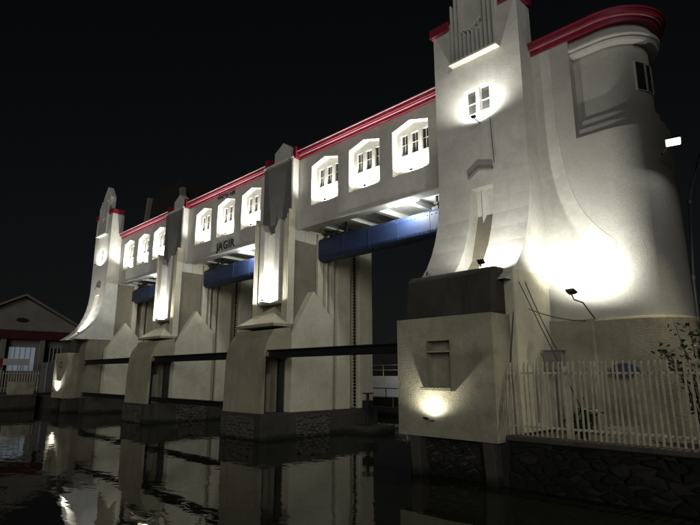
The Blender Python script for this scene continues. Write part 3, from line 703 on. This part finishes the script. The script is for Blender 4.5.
sl = thing('street_lamp', (-30.6, 38, 0), 'thin lamp post with a small lit head beyond the near opening', 'street lamp')
MB(sl.location).tube([(-30.6, 38, -2.8), (-30.6, 38, 5.4)], [.07, .05], 8).build('post', 'pole', sl)
MB(sl.location).tube([(-30.6, 38, 5.35), (-30.6, 38.3, 5.5), (-30.6, 38.7, 5.5)], .035, 6).build('arm', 'pole', sl)
MB(sl.location).box(-30.75, -30.45, 38.6, 39.1, 5.46, 5.54).build('lamp_head', 'lamp', sl)
MB(sl.location).box(-30.7, -30.5, 38.65, 39.05, 5.44, 5.458).build('lens', 'tube', sl)
l = bpy.data.lights.new('street_lamp_beam', 'SPOT'); l.energy = 450; l.spot_size = rad(150); l.shadow_soft_size = .1; l.color = (.95, .97, 1)
lo = bpy.data.objects.new('street_lamp_beam', l); col.objects.link(lo); lo.parent = sl; lo.location = (0, .85, 5.4)
ld = thing('ladder', (-38.0, 17.9, 4), 'white ladder of horizontal rungs behind the far blue gate', 'ladder')
for x in (-38.0, -36.4): MB(ld.location).tube([(x, 19.1, .0), (x, 19.1, 8.9)], .05, 6).build('stile', 'picket', ld)
for k in range(16): MB(ld.location).tube([(-38.0, 19.1, .8+k*.5), (-36.4, 19.1, .8+k*.5)], .045, 6).build('rung', 'picket', ld)

# ------------------------------------------------------------------ dark rear tower behind the far gallery
rt = thing('rear_tower', (-42, 21, 1), 'dark steep-roofed tower rising behind the farthest gallery', 'tower')
MB(rt.location).box(-46, -38.6, 19.6, 24, -2.8, 15.4).build('wall', 'roof', rt)  # near-black sheet colour carries the shade on the tower face
MB(rt.location).prism([(-46.4, 15.4), (-38.2, 15.4), (-40, 18.6), (-45, 18.6)], 'y', 19.5, 24).build('roof', 'roof', rt)
MB(rt.location).prism([(-46.3, 14.0), (-45.9, 14.0), (-45.2, 18.3), (-45.6, 18.3)], 'y', 19.1, 19.45).build('corner_strip', 'house', rt)  # lit edge of the tower face, put in as a pale strip
MB(rt.location).prism([(-38.7, 14.0), (-38.2, 14.0), (-38.9, 17.7), (-39.4, 17.7)], 'y', 19.1, 19.45).build('corner_strip', 'house', rt)  # the other lit edge, likewise a pale strip

# ------------------------------------------------------------------ far left bank: retaining edge, house, fence, block
fb = thing('bank_wall', (-45.9, -10, 0), 'dark stone bank wall along the far shore at the left', 'wall')
MB(fb.location).box(-46.18, -45.75, -80, 12.0, -2.8, .95).build('wall', 'wetstone', fb)
MB(fb.location).box(-46.25, -45.65, -80, 12.0, .953, 1.08).build('coping', 'concrete', fb)
h = thing('house', (-65, 13.7, 1), 'low gabled house with maroon fascia on the far left bank', 'house'); B = lambda: MB(h.location)
B().box(-72, -60.6, 8.8, 18.7, 1, 6.3).build('wall', 'house', h)
B().prism([(8.0, 7.0), (13.7, 10.1), (19.6, 7.0), (19.6, 6.85), (8.0, 6.85)], 'x', -60.3, -60.1).build('gable', 'house', h)
for sg in (-1, 1):
    B().prism([(13.7, 10.25), (13.7, 10.45), (13.7+sg*6.3, 7.05), (13.7+sg*6.3, 6.85)], 'x', -73, -59.6).build('roof_slope', 'tile', h)
B().box(-60.35, -59.9, 7.8, 19.8, 6.0, 6.83).build('fascia', 'maroon', h)
B().prism([(13.7+.55*math.cos(k*.5236), 7.85+.22*math.sin(k*.5236)) for k in range(12)], 'x', -60.1, -60.02).build('gable_vent', 'dark', h)
for (ya, yb) in ((9.0, 9.5), (12.2, 12.6), (15.6, 16.0), (18.3, 18.7)): B().box(-60.5, -60.1, ya, yb, 1, 6.0).build('column', 'house', h)
for (ya, yb) in ((9.9, 11.8), (13.0, 15.3), (16.3, 18.0)):
    wd = B().box(-60.62, -60.55, ya, yb, 2.9, 5.2).build('window', 'curtain' if ya > 12.9 and ya < 14 else 'glass', h)
    for k in range(1, 5): B().box(-60.55, -60.5, ya+(yb-ya)*k/5-.03, ya+(yb-ya)*k/5+.03, 2.9, 5.2).build('window_bar', 'frame', wd)
ff = thing('yard_fence', (-57, 12, 1), 'white picket fence before the gabled house on the far bank', 'fence')
for k in range(52): MB(ff.location).box(-56.9, -56.86, 4.5+k*.22, 4.57+k*.22, 1.0, 2.9).build('picket', 'picket', ff)
for z in (1.3, 2.6): MB(ff.location).box(-56.85, -56.8, 4.4, 16.0, z, z+.06).build('rail', 'picket', ff)
sg_ = thing('yard_sign', (-58, 11.3, 1), 'small red and white sign board in front of the far house', 'sign')
MB(sg_.location).box(-58.1, -58.0, 11.2, 12.1, 3.2, 4.0).build('board', 'red', sg_); MB(sg_.location).box(-58.1, -58.0, 12.103, 14.3, 3.4, 4.0).build('white_board', 'frame', sg_)
for y in (11.6, 13.6): MB(sg_.location).box(-58.08, -58.02, y, y+.06, 1.0, 3.4 if y > 12 else 3.2).build('post', 'steel', sg_)
bk = MB((-47.5, 12.0, 1)).box(-48.4, -46.5, 10.6, 12.0, 1.003, 2.0).build('kerb_block', 'rough', None, .04)
tag(bk, 'pale yellowish concrete block at the foot of the far tower', 'block')
tk = thing('water_tank', (-52, 15.2, 1), 'pale grey boxy tank beside the far tower on the bank', 'tank')
MB(tk.location).box(-53, -51.4, 14.0, 16.2, 1.003, 3.6).build('tank', 'steel', tk, .06); MB(tk.location).box(-52.6, -51.8, 14.6, 15.6, 3.603, 3.75).build('lid', 'steel', tk, .03)

# ------------------------------------------------------------------ added tree out of view, keeps fill light off the drum
def light_blocking_tree(loc, label, crown_c, rx, rz, n):
    t = thing('blocker_tree', loc, label, 'blocker_tree'); L = Vector(loc); tr = MB(loc); C = Vector(crown_c)
    tr.tube([L, L.lerp(C, .4)+Vector((.1, .1, 0)), L.lerp(C, .75), C], [.28, .22, .16, .08], 9)
    tips = []
    for k in range(44):
        d = Vector((random.gauss(0, 1), random.gauss(0, 1), random.gauss(.1, .8))).normalized()
        p = C+Vector((d.x*rx, d.y*rx, d.z*rz))*random.uniform(.25, 1); st = L.lerp(C, random.uniform(.55, 1)); tips.append(p)
        tr.tube([st, st.lerp(p, .5)+Vector((0, 0, .15)), p], [.07, .04, .012], 5)
    tr.build('blocker_trunk', 'bark', t)
    lf = MB(loc)
    for k in range(n):
        p = random.choice(tips)+Vector((random.gauss(0, .42), random.gauss(0, .42), random.gauss(0, .32)))
        d = Vector((random.gauss(0, 1), random.gauss(0, 1), random.gauss(-.2, .7))).normalized(); sz = random.uniform(.18, .36)
        w = d.cross(Vector((random.random(), random.random(), 1))).normalized()*sz*.35
        lf.add([p, p+d*sz*.5+w, p+d*sz, p+d*sz*.5-w], [(0, 1, 2, 3)])
    lf.build('blocker_crown', 'leaf', t, fix=False)
light_blocking_tree((3.2, 12.6, 1.05), 'added out-of-view tree on the near bank to the right of the fence', (3.1, 7.9, 10.2), 3.2, 5.6, 34000)
